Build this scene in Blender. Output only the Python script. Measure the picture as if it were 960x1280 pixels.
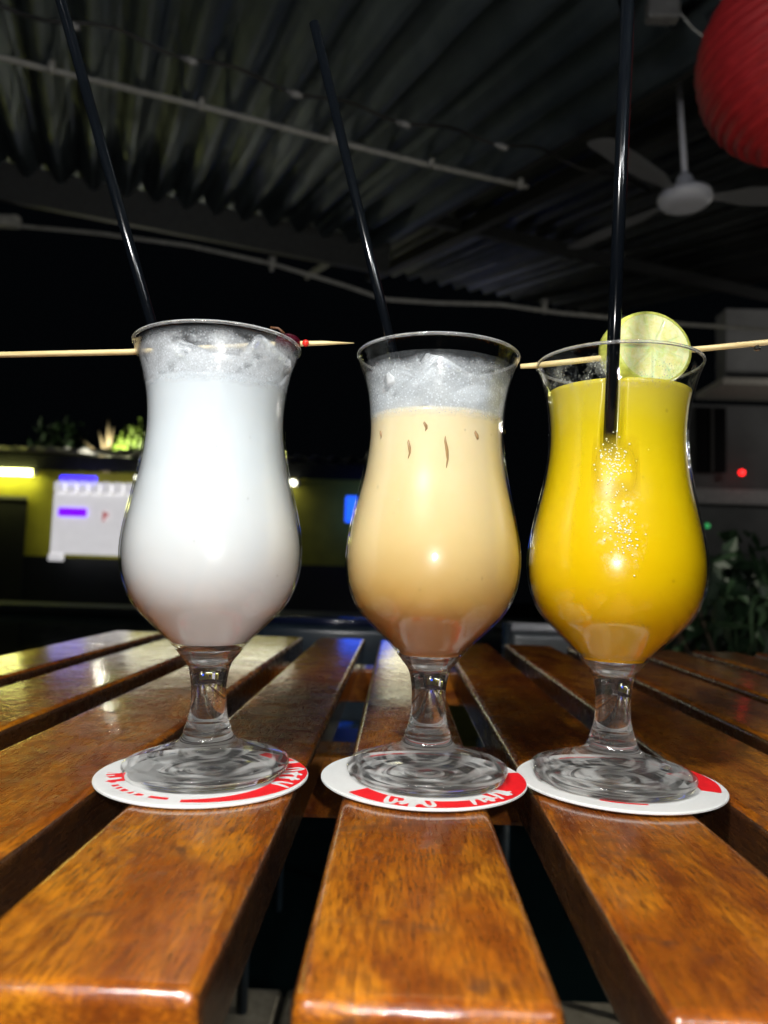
import bpy, bmesh, math, random
from math import sin, cos, pi, radians
from mathutils import Vector, Matrix, Euler
random.seed(7)
for o in list(bpy.data.objects): bpy.data.objects.remove(o)
S = bpy.context.scene
COL = S.collection

# ------------------------------------------------------------------ camera, world, light, exposure
cam_d = bpy.data.cameras.new("camera"); cam = bpy.data.objects.new("camera", cam_d); COL.objects.link(cam)
S.camera = cam
cam_d.sensor_fit = 'VERTICAL'; cam_d.sensor_height = 36.0; cam_d.lens = 924.0 / 1280 * 36
cam.location = (0, 0, .0975)
cam.matrix_world = Matrix.Translation((0, 0, .0975)) @ Matrix.Rotation(radians(1.1978), 4, 'Z') @ \
    Matrix.Rotation(radians(90 + 4.4184), 4, 'X') @ Matrix.Rotation(radians(1.9), 4, 'Z')
cam_d.clip_start = .01; cam_d.clip_end = 200
cam_d.dof.use_dof = True; cam_d.dof.focus_distance = .345; cam_d.dof.aperture_fstop = 9.5

W = bpy.data.worlds.new("World"); S.world = W; W.use_nodes = True
W.node_tree.nodes["Background"].inputs[0].default_value = (.10, .13, .17, 1)
W.node_tree.nodes["Background"].inputs[1].default_value = .008
S.view_settings.view_transform = 'Standard'; S.view_settings.look = 'None'
S.view_settings.exposure = 0; S.view_settings.gamma = 1
S.render.engine = 'CYCLES'
S.cycles.max_bounces = 16; S.cycles.transmission_bounces = 12; S.cycles.transparent_max_bounces = 24
S.cycles.glossy_bounces = 6; S.cycles.diffuse_bounces = 3
S.cycles.use_denoising = True; S.cycles.sample_clamp_indirect = 6; S.cycles.blur_glossy = .3
KEY_POS = (-.19, -.16, .62); KEY_POWER = 25
FILL_POS = (.62, -.75, 1.30); FILL_POWER = 8; FLASH_POWER = 2.6

# ------------------------------------------------------------------ helpers
def tag(o, label=None, cat=None, group=None, kind=None):
    if label: o['label'] = label
    if cat: o['category'] = cat
    if group: o['group'] = group
    if kind: o['kind'] = kind
    return o
def empty(name, loc=(0, 0, 0), rot=(0, 0, 0), **k):
    o = bpy.data.objects.new(name, None); COL.objects.link(o); o.location = loc; o.rotation_euler = rot
    o.empty_display_size = .05
    return tag(o, **k)
def link(name, me, mat, parent=None, smooth=False, loc=None, rot=None, **k):
    o = bpy.data.objects.new(name, me); COL.objects.link(o)
    if mat and not me.materials: me.materials.append(mat)
    if smooth:
        me.polygons.foreach_set('use_smooth', [True] * len(me.polygons))
    if parent: o.parent = parent
    if loc: o.location = loc
    if rot: o.rotation_euler = rot
    return tag(o, **k)
def bm_obj(name, bm, mat, parent=None, smooth=False, **k):
    me = bpy.data.meshes.new(name); bmesh.ops.recalc_face_normals(bm, faces=bm.faces); bm.to_mesh(me); bm.free()
    return link(name, me, mat, parent, smooth, **k)
def add_box(bm, lo, hi, rot=None, bevel=0, seg=2):
    c = [(a + b) / 2 for a, b in zip(lo, hi)]; s = [b - a for a, b in zip(lo, hi)]
    M = Matrix.Translation(c) @ (rot.to_matrix().to_4x4() if rot else Matrix.Identity(4)) @ Matrix.Diagonal((*s, 1))
    g = bmesh.ops.create_cube(bm, size=1, matrix=M)
    if bevel:
        es = list({e for v in g['verts'] for e in v.link_edges})
        bmesh.ops.bevel(bm, geom=es, offset=bevel, segments=seg, affect='EDGES', profile=.5)
def box(name, lo, hi, mat, parent=None, bevel=0, seg=2, smooth=False, **k):
    bm = bmesh.new(); add_box(bm, lo, hi, None, bevel, seg); return bm_obj(name, bm, mat, parent, smooth, **k)
def add_tube(bm, pts, r, n=10, cap=True):
    pts = [Vector(p) for p in pts]; rs = r if isinstance(r, (list, tuple)) else [r] * len(pts)
    rings = []; up = Vector((.13, .31, .94)).normalized()
    for i, p in enumerate(pts):
        t = (pts[min(i + 1, len(pts) - 1)] - pts[max(i - 1, 0)]).normalized()
        a = t.cross(up)
        if a.length < .05: a = t.cross(Vector((1, 0, 0)))
        a.normalize(); b = t.cross(a)
        rings.append([bm.verts.new(p + (a * cos(2 * pi * k / n) + b * sin(2 * pi * k / n)) * rs[i]) for k in range(n)])
    for A, B in zip(rings, rings[1:]):
        for k in range(n): bm.faces.new((A[k], A[(k + 1) % n], B[(k + 1) % n], B[k]))
    if cap: bm.faces.new(rings[0][::-1]); bm.faces.new(rings[-1])
def tube(name, pts, r, mat, parent=None, n=10, **k):
    bm = bmesh.new(); add_tube(bm, pts, r, n); return bm_obj(name, bm, mat, parent, True, **k)
def smooth_profile(pts, n=6):
    """Catmull-Rom through (r, z) points"""
    out = []
    P = [pts[0]] + list(pts) + [pts[-1]]
    for i in range(1, len(P) - 2):
        p0, p1, p2, p3 = P[i - 1:i + 3]
        for j in range(n):
            t = j / n
            out.append(tuple(.5 * (2 * b + (c - a) * t + (2 * a - 5 * b + 4 * c - d) * t * t + (3 * b - a - 3 * c + d) * t ** 3)
                             for a, b, c, d in zip(p0, p1, p2, p3)))
    out.append(tuple(pts[-1])); return [(max(r, 0), z) for r, z in out]
def lathe(bm, prof, seg=64, closed=False):
    rings = []
    for r, z in prof:
        if r < 1e-5: rings.append([bm.verts.new((0, 0, z))])
        else: rings.append([bm.verts.new((r * cos(2 * pi * k / seg), r * sin(2 * pi * k / seg), z)) for k in range(seg)])
    pairs = list(zip(rings, rings[1:])) + ([(rings[-1], rings[0])] if closed else [])
    for A, B in pairs:
        for k in range(seg):
            k2 = (k + 1) % seg
            if len(A) == 1 and len(B) == 1: continue
            if len(A) == 1: bm.faces.new((A[0], B[k2], B[k]))
            elif len(B) == 1: bm.faces.new((A[k], A[k2], B[0]))
            else: bm.faces.new((A[k], A[k2], B[k2], B[k]))
def interp(prof, z):
    for (r0, z0), (r1, z1) in zip(prof, prof[1:]):
        if z0 <= z <= z1 and z1 > z0: return r0 + (r1 - r0) * (z - z0) / (z1 - z0)
    return prof[-1][0]

# ------------------------------------------------------------------ materials
class NT:
    def __init__(s, name):
        s.m = bpy.data.materials.new(name); s.m.use_nodes = True; s.t = s.m.node_tree; s.t.nodes.clear()
        s.out = s.t.nodes.new('ShaderNodeOutputMaterial')
    def n(s, typ, **k):
        nd = s.t.nodes.new('ShaderNode' + typ)
        for a, v in k.items():
            if hasattr(nd, a) and not a[0].isupper(): setattr(nd, a, v)
        return nd
    def l(s, a, b): s.t.links.new(a, b)
    def coord(s, scale=(1, 1, 1), kind='Object', loc=(0, 0, 0)):
        tc = s.n('TexCoord'); mp = s.n('Mapping'); mp.inputs['Scale'].default_value = scale
        mp.inputs['Location'].default_value = loc
        s.l(tc.outputs[kind], mp.inputs[0]); return mp.outputs[0]
    def noise(s, vec, scale, detail=4, rough=.5, dist=0):
        nd = s.n('TexNoise'); nd.inputs['Scale'].default_value = scale; nd.inputs['Detail'].default_value = detail
        nd.inputs['Roughness'].default_value = rough; nd.inputs['Distortion'].default_value = dist
        if vec: s.l(vec, nd.inputs['Vector'])
        return nd.outputs['Fac']
    def ramp(s, f, stops):
        r = s.n('ValToRGB'); e = r.color_ramp.elements
        while len(e) > 1: e.remove(e[-1])
        e[0].position = stops[0][0]; e[0].color = (*stops[0][1], 1)
        for p, c in stops[1:]:
            x = e.new(p); x.color = (*c, 1)
        s.l(f, r.inputs[0]); return r.outputs[0]
    def g(s, f, lo, hi, a=0., b=1.):
        r = s.n('MapRange'); r.inputs[1].default_value = lo; r.inputs[2].default_value = hi
        r.inputs[3].default_value = a; r.inputs[4].default_value = b; s.l(f, r.inputs[0]); return r.outputs[0]
    def math(s, op, a, b=None):
        nd = s.n('Math'); nd.operation = op
        for i, v in enumerate((a, b)):
            if v is None: continue
            if isinstance(v, (int, float)): nd.inputs[i].default_value = v
            else: s.l(v, nd.inputs[i])
        return nd.outputs[0]
    def mix(s, f, a, b):
        nd = s.n('Mix'); nd.data_type = 'RGBA'
        for i, v in ((0, f), (6, a), (7, b)):
            if isinstance(v, tuple): nd.inputs[i].default_value = (*v, 1)
            elif isinstance(v, (int, float)): nd.inputs[i].default_value = v
            else: s.l(v, nd.inputs[i])
        return nd.outputs[2]
    def bump(s, h, strength=.3, dist=.001):
        b = s.n('Bump'); b.inputs['Strength'].default_value = strength; b.inputs['Distance'].default_value = dist
        s.l(h, b.inputs['Height']); return b.outputs[0]
    def pr(s, **k):
        p = s.n('BsdfPrincipled')
        for a, v in k.items():
            a = a.replace('_', ' ')
            if isinstance(v, tuple) and len(v) == 3: v = (*v, 1) if 'Color' in a else v
            if isinstance(v, (int, float, tuple)): p.inputs[a].default_value = v
            else: s.l(v, p.inputs[a])
        return p.outputs[0]
    def surf(s, sh): s.l(sh, s.out.inputs[0]); return s.m
def plain(name, col, rough=.6, metal=0., var=.25, scale=30, bump=.0, coat=0., spec=.5):
    t = NT(name); v = t.coord(); f = t.noise(v, scale, 5, .6)
    c = t.mix(t.g(f, .3, .7), tuple(x * (1 - var) for x in col), tuple(min(1, x * (1 + var)) for x in col))
    k = dict(Base_Color=c, Roughness=rough, Metallic=metal, Coat_Weight=coat, Specular_IOR_Level=spec)
    if bump: k['Normal'] = t.bump(f, bump, .002)
    return t.surf(t.pr(**k))
def emit(name, col, strength, base=(.5, .5, .5)):
    t = NT(name); v = t.coord(); f = t.noise(v, 8, 3)
    return t.surf(t.pr(Base_Color=base, Emission_Color=t.mix(t.g(f, .3, .7), tuple(c * .9 for c in col), col), Emission_Strength=strength))

def wood_material(dark=False):
    t = NT("dark_wood_side" if dark else "varnished_wood"); oi = t.n('ObjectInfo')
    tc = t.n('TexCoord'); add = t.n('VectorMath'); add.operation = 'ADD'
    sc = t.n('VectorMath'); sc.operation = 'SCALE'; comb = t.n('CombineXYZ')
    t.l(oi.outputs['Random'], comb.inputs[0]); t.l(oi.outputs['Random'], comb.inputs[1])
    t.l(comb.outputs[0], sc.inputs[0]); sc.inputs['Scale'].default_value = 7.3
    t.l(tc.outputs['Object'], add.inputs[0]); t.l(sc.outputs[0], add.inputs[1])
    def mp(s):
        m = t.n('Mapping'); m.inputs['Scale'].default_value = s; t.l(add.outputs[0], m.inputs[0]); return m.outputs[0]
    base = t.noise(mp((9, 2.4, 9)), 3.0, 5, .55, 1.2)
    grain = t.noise(mp((320, 27, 320)), 3.0, 6, .66, .25)
    pores = t.noise(mp((420, 36, 420)), 2.6, 4, .7)
    blot = t.noise(mp((22, 8, 22)), 2.6, 6, .7, .9)
    stain = t.noise(mp((20, 30, 20)), 1.6, 7, .72, .6)
    c = t.ramp(base, [(.30, (.13, .024, .003)), (.47, (.33, .092, .006)), (.66, (.57, .21, .011))])
    g1 = t.g(grain, .42, .60)
    c = t.mix(t.math('MULTIPLY', g1, .7), c, (.10, .022, .004))
    c = t.mix(t.math('MULTIPLY', t.g(pores, .54, .66), .75), c, (.035, .009, .002))
    c = t.mix(t.math('MULTIPLY', t.g(blot, .50, .70), .75), c, (.095, .018, .004))
    c = t.mix(t.math('MULTIPLY', t.g(stain, .58, .68), .70), c, (.045, .022, .016))
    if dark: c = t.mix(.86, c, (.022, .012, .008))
    hump = t.math('ADD', t.math('MULTIPLY', grain, .5), t.math('MULTIPLY', blot, 1.3))
    lump = t.noise(mp((60, 26, 60)), 1.3, 3, .5, .8)
    h = t.math('ADD', hump, t.math('MULTIPLY', lump, 1.6))
    h = t.math('SUBTRACT', h, t.math('MULTIPLY', t.g(pores, .6, .8), .35))
    rg = t.g(stain, .4, .7, .16, .34)
    return t.surf(t.pr(Base_Color=c, Roughness=t.math('ADD', rg, t.math('MULTIPLY', g1, .08)), Specular_IOR_Level=.18,
                       Normal=t.bump(h, .55, .0011), Coat_Weight=.9, Coat_Roughness=t.g(stain, .40, .75, .025, .10), Coat_IOR=1.45,
                       Coat_Normal=t.bump(h, .14, .0007)))
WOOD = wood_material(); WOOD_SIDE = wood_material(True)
def glass_material(name, rough=0.0, tint=(.97, .985, .98), clear=.3, swirl=False):
    t = NT(name); f = t.noise(t.coord(), 60, 3)
    f = t.math('ADD', t.math('MULTIPLY', t.noise(t.coord((1, 1, .5)), 26, 1, .3, .6), 3.5), t.math('MULTIPLY', f, .3))
    p = t.pr(Base_Color=t.mix(f, tint, (1, 1, 1)), Transmission_Weight=(.99 if swirl else 1.), Roughness=rough, IOR=1.5,
                       Normal=t.bump(f, .28, .0012))
    tr = t.n('BsdfTransparent'); mx = t.n('MixShader'); mx.inputs[0].default_value = clear
    if swirl:      # noise patches of clear and glass imitate refracted light and dark in the foot
        v = t.coord(); sx = t.n('SeparateXYZ'); t.l(v, sx.inputs[0])
        rad = t.math('SQRT', t.math('ADD', t.math('POWER', sx.outputs[0], 2.), t.math('POWER', sx.outputs[1], 2.)))
        cx = t.n('CombineXYZ'); t.l(t.math('MULTIPLY', rad, 210.), cx.inputs[0])
        t.l(t.math('MULTIPLY', sx.outputs[0], 48.), cx.inputs[1]); t.l(t.math('MULTIPLY', sx.outputs[1], 48.), cx.inputs[2])
        w = t.noise(cx.outputs[0], 1., 1, .3, .8)
        k = t.math('MULTIPLY', t.g(w, .43, .57, .20, .90), t.g(sx.outputs[2], .012, .022, 1, .15))
        t.l(k, mx.inputs[0])
    t.l(p, mx.inputs[1]); t.l(tr.outputs[0], mx.inputs[2])
    return t.surf(mx.outputs[0])
GLASS = glass_material("clear_glass", clear=.34, swirl=True)
t = NT("ice"); f = t.noise(t.coord(), 130, 3, .6, 1.)
ICE = t.surf(t.pr(Base_Color=(.92, .95, .98), Transmission_Weight=t.g(f, .35, .65, .35, .92), Roughness=.06, IOR=1.31, Normal=t.bump(f, .4, .001)))
t = NT("glass_lip"); f = t.noise(t.coord(), 300, 3)
LIP = t.surf(t.pr(Base_Color=(.93, .95, .96), Transmission_Weight=t.g(f, .3, .7, .72, .95), Roughness=.02, IOR=1.5))  # whitish body stands in for bright reflections along the rim
t = NT("condensation_drop"); lw_ = t.n('LayerWeight'); lw_.inputs[0].default_value = .5
tr_ = t.n('BsdfTransparent'); gl_ = t.n('BsdfGlossy'); gl_.inputs['Roughness'].default_value = .03; mx_ = t.n('MixShader')
t.l(t.math('ADD', .06, t.math('MULTIPLY', t.math('POWER', lw_.outputs['Facing'], 3.), .6)), mx_.inputs[0]); t.l(tr_.outputs[0], mx_.inputs[1]); t.l(gl_.outputs[0], mx_.inputs[2])
DROP = t.surf(mx_.outputs[0])
def thin_glass():
    """glass wall: clear, with fresnel reflection; lets light through to the drink"""
    t = NT("glass_wall"); lw = t.n('LayerWeight'); lw.inputs['Blend'].default_value = .5
    f = t.math('ADD', t.noise(t.coord(), 320, 2), t.math('MULTIPLY', t.noise(t.coord((1, 1, .35)), 60, 2), 2.5)); nb = t.bump(f, .16, .0006)
    fr = t.math('ADD', .022, t.math('MULTIPLY', t.math('POWER', lw.outputs['Facing'], 4.5), .75))
    tr = t.n('BsdfTransparent'); tr.inputs[0].default_value = (.965, .975, .975, 1)
    gl = t.n('BsdfGlossy'); gl.inputs['Roughness'].default_value = .02; t.l(nb, gl.inputs['Normal'])
    mx = t.n('MixShader'); t.l(fr, mx.inputs[0]); t.l(tr.outputs[0], mx.inputs[1]); t.l(gl.outputs[0], mx.inputs[2])
    return t.surf(mx.outputs[0])
THIN = thin_glass()
def film(name, col, thresh, dens, zlo, zhi, scale=1500):
    t = NT(name); v = t.coord()
    drops = t.n('TexVoronoi'); drops.inputs['Scale'].default_value = scale * .5; t.l(v, drops.inputs[0])
    big = t.noise(v, 70, 4, .6, .5)
    sm = t.noise(v, scale, 2, .6)
    a = t.math('MULTIPLY', t.g(big, thresh, thresh + .22), dens)
    b = t.math('MULTIPLY', t.g(drops.outputs['Distance'], .12, .40, 1, 0), .45)
    a = t.math('ADD', a, t.math('MULTIPLY', b, t.g(big, thresh - .12, thresh + .06)))
    a = t.math('MULTIPLY', a, t.g(sm, .25, .6, .65, 1.0))
    sx = t.n('SeparateXYZ'); t.l(v, sx.inputs[0]); wob = t.math('ADD', sx.outputs[2], t.math('MULTIPLY', t.math('SUBTRACT', big, .5), .007))
    a = t.math('MULTIPLY', a, t.math('MULTIPLY', t.g(wob, zlo - .0045, zlo + .001), t.g(wob, zhi - .0045, zhi - .0010, 1, .12)))
    tr = t.n('BsdfTransparent')
    df = t.pr(Base_Color=col, Roughness=.25, Subsurface_Weight=0., Normal=t.bump(big, .35, .002))
    tl = t.n('BsdfTranslucent'); tl.inputs[0].default_value = (*col, 1)
    m0 = t.n('MixShader'); m0.inputs[0].default_value = .15; t.l(df, m0.inputs[1]); t.l(tl.outputs[0], m0.inputs[2])
    mx = t.n('MixShader'); cl = t.math('MINIMUM', a, .97); t.l(cl, mx.inputs[0]); t.l(tr.outputs[0], mx.inputs[1]); t.l(m0.outputs[0], mx.inputs[2])
    return t.surf(mx.outputs[0])

# ------------------------------------------------------------------ terrace, pool, back walls
FL = -.75
def brick_mat(name, col, joint, sx, sy, rough=.7, bump=.5):
    t = NT(name); v = t.coord((1, 1, 1)); f = t.noise(v, 9, 6, .6); f2 = t.noise(v, 60, 3)
    c = t.mix(t.g(f, .3, .7), tuple(x * .65 for x in col), tuple(x * 1.2 for x in col))
    c = t.mix(t.math('MULTIPLY', t.g(f2, .5, .8), .5), c, joint)
    return t.surf(t.pr(Base_Color=c, Roughness=rough, Normal=t.bump(f2, bump, .003)))
STONE = brick_mat("terrace_stone", (.36, .33, .26), (.10, .09, .07), .3, .3)
ground = box("ground", (-12, -6, FL - .6), (12, 1.56, FL - .02), plain("mortar", (.07, .065, .055), .9, bump=.4), kind='structure')
slab_mesh = None
k = 0
for ix in range(-4, 6):
    for iy in range(0, 4):
        if slab_mesh is None:
            bm = bmesh.new(); add_box(bm, (-.195, -.145, -.03), (.195, .145, 0), bevel=.006, seg=1)
            slab_mesh = bpy.data.meshes.new("paving_slab"); bm.to_mesh(slab_mesh); bm.free()
        o = link("paving_slab", slab_mesh, STONE, ground, loc=(ix * .4 + (iy % 2) * .2, 1.41 - iy * .3, FL + random.uniform(-.003, .002)))
t = NT("pool_water"); f = t.noise(t.coord((1, 1, 1)), 2.2, 3, .5)
WATER = t.surf(t.pr(Base_Color=(.004, .012, .014), Roughness=.07, IOR=1.33, Normal=t.bump(f, .25, .06)))
box("pool_water", (-14, 1.57, FL - .5), (14, 13.6, FL - .14), WATER, kind='structure')
COPING = plain("coping_stone", (.10, .115, .115), .5, bump=.3)
box("pool_coping", (-14, 13.0, FL - .12), (14, 13.9, FL + .02), COPING, bevel=.02, kind='structure')
box("terrain", (-16, 13.9, FL - .5), (16, 22, FL - .01), plain("soil", (.03, .035, .02), .9, bump=.5), kind='structure')

# low pool house with yellow-green wall
ph = empty("pool_house", (0, 14, FL), label="low yellow-green pool house across the water with a dark lower band and corrugated roof edge", cat="building")
YEL = plain("yellow_green_paint", (.50, .47, .04), .7, var=.15, scale=3)
DARKB = plain("black_band_paint", (.012, .014, .022), .5)
box("wall", (-9.5, 0, .88), (1.6, .2, 2.52), YEL, ph)
box("lower_band", (-9.5, -.03, 0), (1.6, .2, .878), DARKB, ph)
bm = bmesh.new(); nx = 300
top = []; bot = []
for i in range(nx + 1):
    x = -9.6 + i * 11.2 / nx; zz = .05 * sin(x * 2 * pi / .33)
    top.append([bm.verts.new((x, -.55, 2.86 + zz)), bm.verts.new((x, 1.2, 3.02 + zz))])
for a, b in zip(top, top[1:]): bm.faces.new((a[0], b[0], b[1], a[1]))
bmesh.ops.solidify(bm, geom=bm.faces[:], thickness=.012)
bm_obj("roof", bm, plain("roof_sheet", (.42, .42, .36), .6), ph, True)
box("eave_board", (-9.6, -.16, 2.53), (1.6, -.12, 2.80), plain("eave_wood", (.02, .022, .02), .7), ph)
dr = box("door", (-7.75, -.05, .0), (-7.12, -.032, 1.95), plain("dark_door", (.025, .027, .028), .5), ph)
box("frame", (-7.75, -.075, 1.951), (-7.12, -.031, 2.01), plain("door_frame", (.25, .25, .22), .5), dr)
box("window", (-4.4, -.02, 1.1), (-3.3, -.005, 1.9), plain("dark_pane", (.02, .03, .03), .1), ph)
# small lit board behind the drinks
# tube lights
def strip(name, x0, x1, y, z, r, mat, label, cat, power=None, col=(1, 1, 1)):
    e = empty(name, ((x0 + x1) / 2, y, z), label=label, cat=cat)
    L = (x1 - x0) / 2
    tube("tube", [(-L, 0, 0), (L, 0, 0)], r, mat, e)
    box("housing", (-L - .05, .045, -.03), (L + .05, .10, .05), plain(name + "_case", (.5, .5, .48), .5), e)
    for s in (-1, 1): box("end_cap", (s * L - .03, -.04, -.045), (s * L + .03, .04, .045), bpy.data.materials[name + "_case"], e)
    return e
strip("tube_light", -8.3, -6.98, 13.80, 1.70, .060, emit("tube_glow_yellow", (1., 1., .30), 22), "glowing yellow fluorescent tube over the pool house door", "tube light")
strip("tube_light", -5.0, -1.95, 13.80, 1.66, .05, emit("tube_glow_white", (1., .97, .75), 8), "long pale fluorescent tube whose end shows right of the white drink", "tube light")
# the white lightbox board with scalloped top
sb = empty("sign_board", (-5.6, 13.45, .18), label="white lit board with a scalloped top and purple strip on the pool house", cat="sign")
WB = emit("board_white", (.97, .95, .97), .62, (.8, .8, .8))
box("panel", (-.78, 0, 0), (.75, .08, 1.12), WB, sb, bevel=.01)
box("corner_foot", (-.80, -.03, -.13), (-.55, .1, -.002), WB, sb, bevel=.02)
for i in range(7): box("scallop", (-.76 + i * .215, -.08, 1.122), (-.56 + i * .215, .08, 1.34), WB, sb, bevel=.05, seg=3, smooth=True)
box("purple_strip", (-.66, -.05, .69), (-.13, -.01, .85), emit("purple_neon", (.20, .0, 1.), 1.3), sb, bevel=.03)
bm = bmesh.new(); add_box(bm, (.16, -.03, .62), (.20, -.005, .80)); add_box(bm, (.201, -.03, .70), (.26, -.005, .78))
bm_obj("red_mark", bm, emit("red_print", (.75, .2, .2), .5), sb)
tag(box("neon_light", (-6.22, 13.30, 1.53), (-5.55, 13.36, 1.61), emit("blue_neon", (.04, .02, 1.), 3.5), bevel=.02),
    "blue neon bar along the scalloped top of the white board", "neon light")
tag(box("neon_sign", (-.98, 13.3, .92), (-.05, 13.4, 1.40), emit("blue_sign", (.01, .10, .9), 1.8), bevel=.03),
    "small blue glowing panel just left of the creamy drink", "neon sign")
lp = empty("lit_window", (0, 13.93, 1.3), label="pale yellow lit window panel hidden behind the creamy drink", cat="window")
box("frame", (-.30, -.05, -.06), (.50, -.01, 1.0), plain("window_frame", (.1, .1, .08), .6), lp)
box("pane", (-.24, -.08, 0), (.44, -.052, .94), emit("warm_pane", (1., .93, .6), 2.6), lp)

# ------------------------------------------------------------------ plants
def leaf_mat(name, c):
    t = NT(name); oi = t.noise(t.coord(), 6, 3)
    return t.surf(t.pr(Base_Color=t.mix(t.g(oi, .3, .7), tuple(x * .4 for x in c), c), Roughness=.5))
def foliage_bm(n, center, rad, size, rnd, long=2.2):
    bm = bmesh.new()
    for _ in range(n):
        while True:
            p = Vector([rnd.uniform(-1, 1) for _ in range(3)])
            if p.length < 1 and p.length > .25: break
        if rnd.random() < .3: p *= 1.12
        q = Vector(center) + Vector([a * b for a, b in zip(p, rad)])
        s = size * rnd.uniform(.6, 1.3)
        R = Euler([rnd.uniform(0, 6.3) for _ in range(3)]).to_matrix()
        pts = [(-.5, 0, 0), (-.1, .22, .05), (.5 * long - .5, .0, -.05), (-.1, -.22, .05)]
        vs = [bm.verts.new(q + R @ (Vector(a) * s)) for a in pts]
        bm.faces.new(vs)
    return bm
rnd = random.Random(3)
def bush(name, x, y, z0, rad, n, size, mat, label, cat="bush", hang=None):
    e = empty(name, (x, y, z0), label=label, cat=cat)
    bm = bmesh.new()
    for i in range(6):
        a = rnd.uniform(0, 6.28); add_tube(bm, [(0, 0, 0), (rad[0] * .3 * cos(a), rad[1] * .3 * sin(a), rad[2]), (rad[0] * .8 * cos(a), rad[1] * .8 * sin(a), rad[2] * 1.6)], [.03 * rad[2], .02 * rad[2], .008 * rad[2]], 5)
    bm_obj("stem", bm, BARK, e)
    bm_obj("foliage", foliage_bm(n, (0, 0, rad[2]), rad, size, rnd), mat, e)
    return e
BARK = plain("bark", (.08, .06, .04), .8, bump=.5)
bush("tree", -7.6, 16.2, FL, (.9, .8, 1.95), 1700, .22, leaf_mat("leaf_dark", (.03, .07, .02)), "dim dark bush rising above the corrugated roof edge", "tree")
bush("shrub", -5.35, 15.6, FL + 2.4, (.85, .4, .72), 750, .22, leaf_mat("leaf_bright", (.16, .25, .03)), "bright green shrub showing over the roof, left of the white drink", "shrub")
e = empty("palm_stump", (-6.3, 15.55, FL), label="pale cut palm with two upright bare fronds above the roof", cat="plant")
tube("trunk", [(0, 0, 0), (0, 0, 2.6), (.02, 0, 2.95)], [.12, .10, .09], BARK, e)
PALE = plain("dry_frond", (.45, .36, .20), .7)
for dx, dz in ((-.62, .55), (.0, 1.0), (.12, .8), (-.2, .72)):
    tube("frond", [(0.02, 0, 2.9), (dx * .5, 0, 2.9 + dz * .55), (dx, 0, 2.9 + dz)], [.055, .04, .012], PALE, e, n=5)
# added lamp brightening the roof plants, hidden behind the roof edge
def added_fixture(loc, power, col, label, rad=.06, name="added_lamp"):
    e = empty(name, loc, label=label, cat="lamp")
    box("housing", (-.1, -.1, -.08), (.1, .1, -.02), plain("lamp_case_" + str(len(bpy.data.objects)), (.1, .1, .1), .5), e)
    ld = bpy.data.lights.new("bulb_light", 'POINT'); ld.energy = power; ld.color = col; ld.shadow_soft_size = rad
    lo = bpy.data.objects.new("bulb_light", ld); COL.objects.link(lo); lo.parent = e; lo.location = (0, 0, .08)
    return e
added_fixture((-5.9, 15.1, 2.28), 80, (1, .95, .75), "small added lamp hidden on the pool house roof, brightening the shrubs")

bush("bush", 1.10, 2.35, FL, (.40, .35, .50), 900, .12, leaf_mat("leaf_night", (.02, .05, .02)), "dark leafy bush beyond the table at the lower right")
fl = empty("flower", (1.075, 2.02, -.115), label="round yellow bloom low in the dark bush at the right edge", cat="flower")
bm = bmesh.new()
for i in range(60):
    z = 1 - 2 * (i + .5) / 60; a = i * 2.4; d = Vector((cos(a) * math.sqrt(1 - z * z), sin(a) * math.sqrt(1 - z * z), z))
    s = d.cross(Vector((0, .3, 1))).normalized() * .012
    vs = [bm.verts.new(p) for p in (d * .01, d * .03 + s, d * .042, d * .03 - s)]; bm.faces.new(vs)
bmesh.ops.create_icosphere(bm, subdivisions=2, radius=.031)
bm_obj("petals", bm, plain("yellow_petal", (.55, .50, .03), .6), fl)
tube("stem", [(0, 0, -.035), (.02, .15, -.3), (.02, .3, FL + .115)], .004, BARK, fl, n=6)

# ------------------------------------------------------------------ dim building on the right
rb = empty("grey_building", (0, 9, FL), label="dim grey two-storey building with ledge behind the orange drink", cat="building")
GREYW = plain("grey_render", (.30, .31, .32), .8, scale=1.3, var=.35, bump=.2)
GR2 = plain("dark_render", (.09, .095, .10), .8, scale=1.3, var=.35)
box("upper_wall", (3.96, 0, 3.26), (7.5, .3, 4.20), GREYW, rb)
box("middle_wall", (3.42, .05, 1.80), (7.5, .35, 3.0), GR2, rb)
box("lower_wall", (2.2, .02, .0), (7.5, .3, 1.76), GR2, rb)
box("ledge", (3.7, -.5, 3.12), (7.5, .3, 3.20), plain("ledge_paint", (.55, .53, .48), .7), rb, bevel=.01)
box("string_course", (2.2, -.06, 1.765), (7.5, .1, 1.95), plain("course_paint", (.3, .3, .31), .7), rb, bevel=.01)
for x0, z0, x1, z1 in ((3.60, 2.15, 3.95, 2.95), (4.7, 2.1, 5.3, 2.95)):
    w = box("window", (x0, -.02, z0), (x1, .048, z1), plain("window_recess_%d" % int(x0 * 10), (.004, .004, .005), .2), rb)
    box("mullion", ((x0 + x1) / 2 - .015, -.04, z0), ((x0 + x1) / 2 + .015, -.021, z1), plain("mullion_%d" % int(x0 * 10), (.02, .02, .02), .6), w)
bm = bmesh.new(); bmesh.ops.create_icosphere(bm, subdivisions=2, radius=.036)
bm_obj("signal_light", bm, emit("red_led", (1., .01, .01), 4), None, True, loc=(4.08, 8.86, 1.39), label="small glowing red light on the grey building", cat="light")
bm = bmesh.new(); bmesh.ops.create_icosphere(bm, subdivisions=2, radius=.03)
bm_obj("signal_light", bm, emit("green_led", (.02, .5, .12), .7), None, True, loc=(3.67, 8.86, .74), label="faint green light low on the grey building", cat="light")
added_fixture((5.8, 7.2, 1.8), 34, (1, .93, .85), "added lamp outside the picture brightening the grey building")  # added unseen lamp, only there to brighten the grey walls

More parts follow.
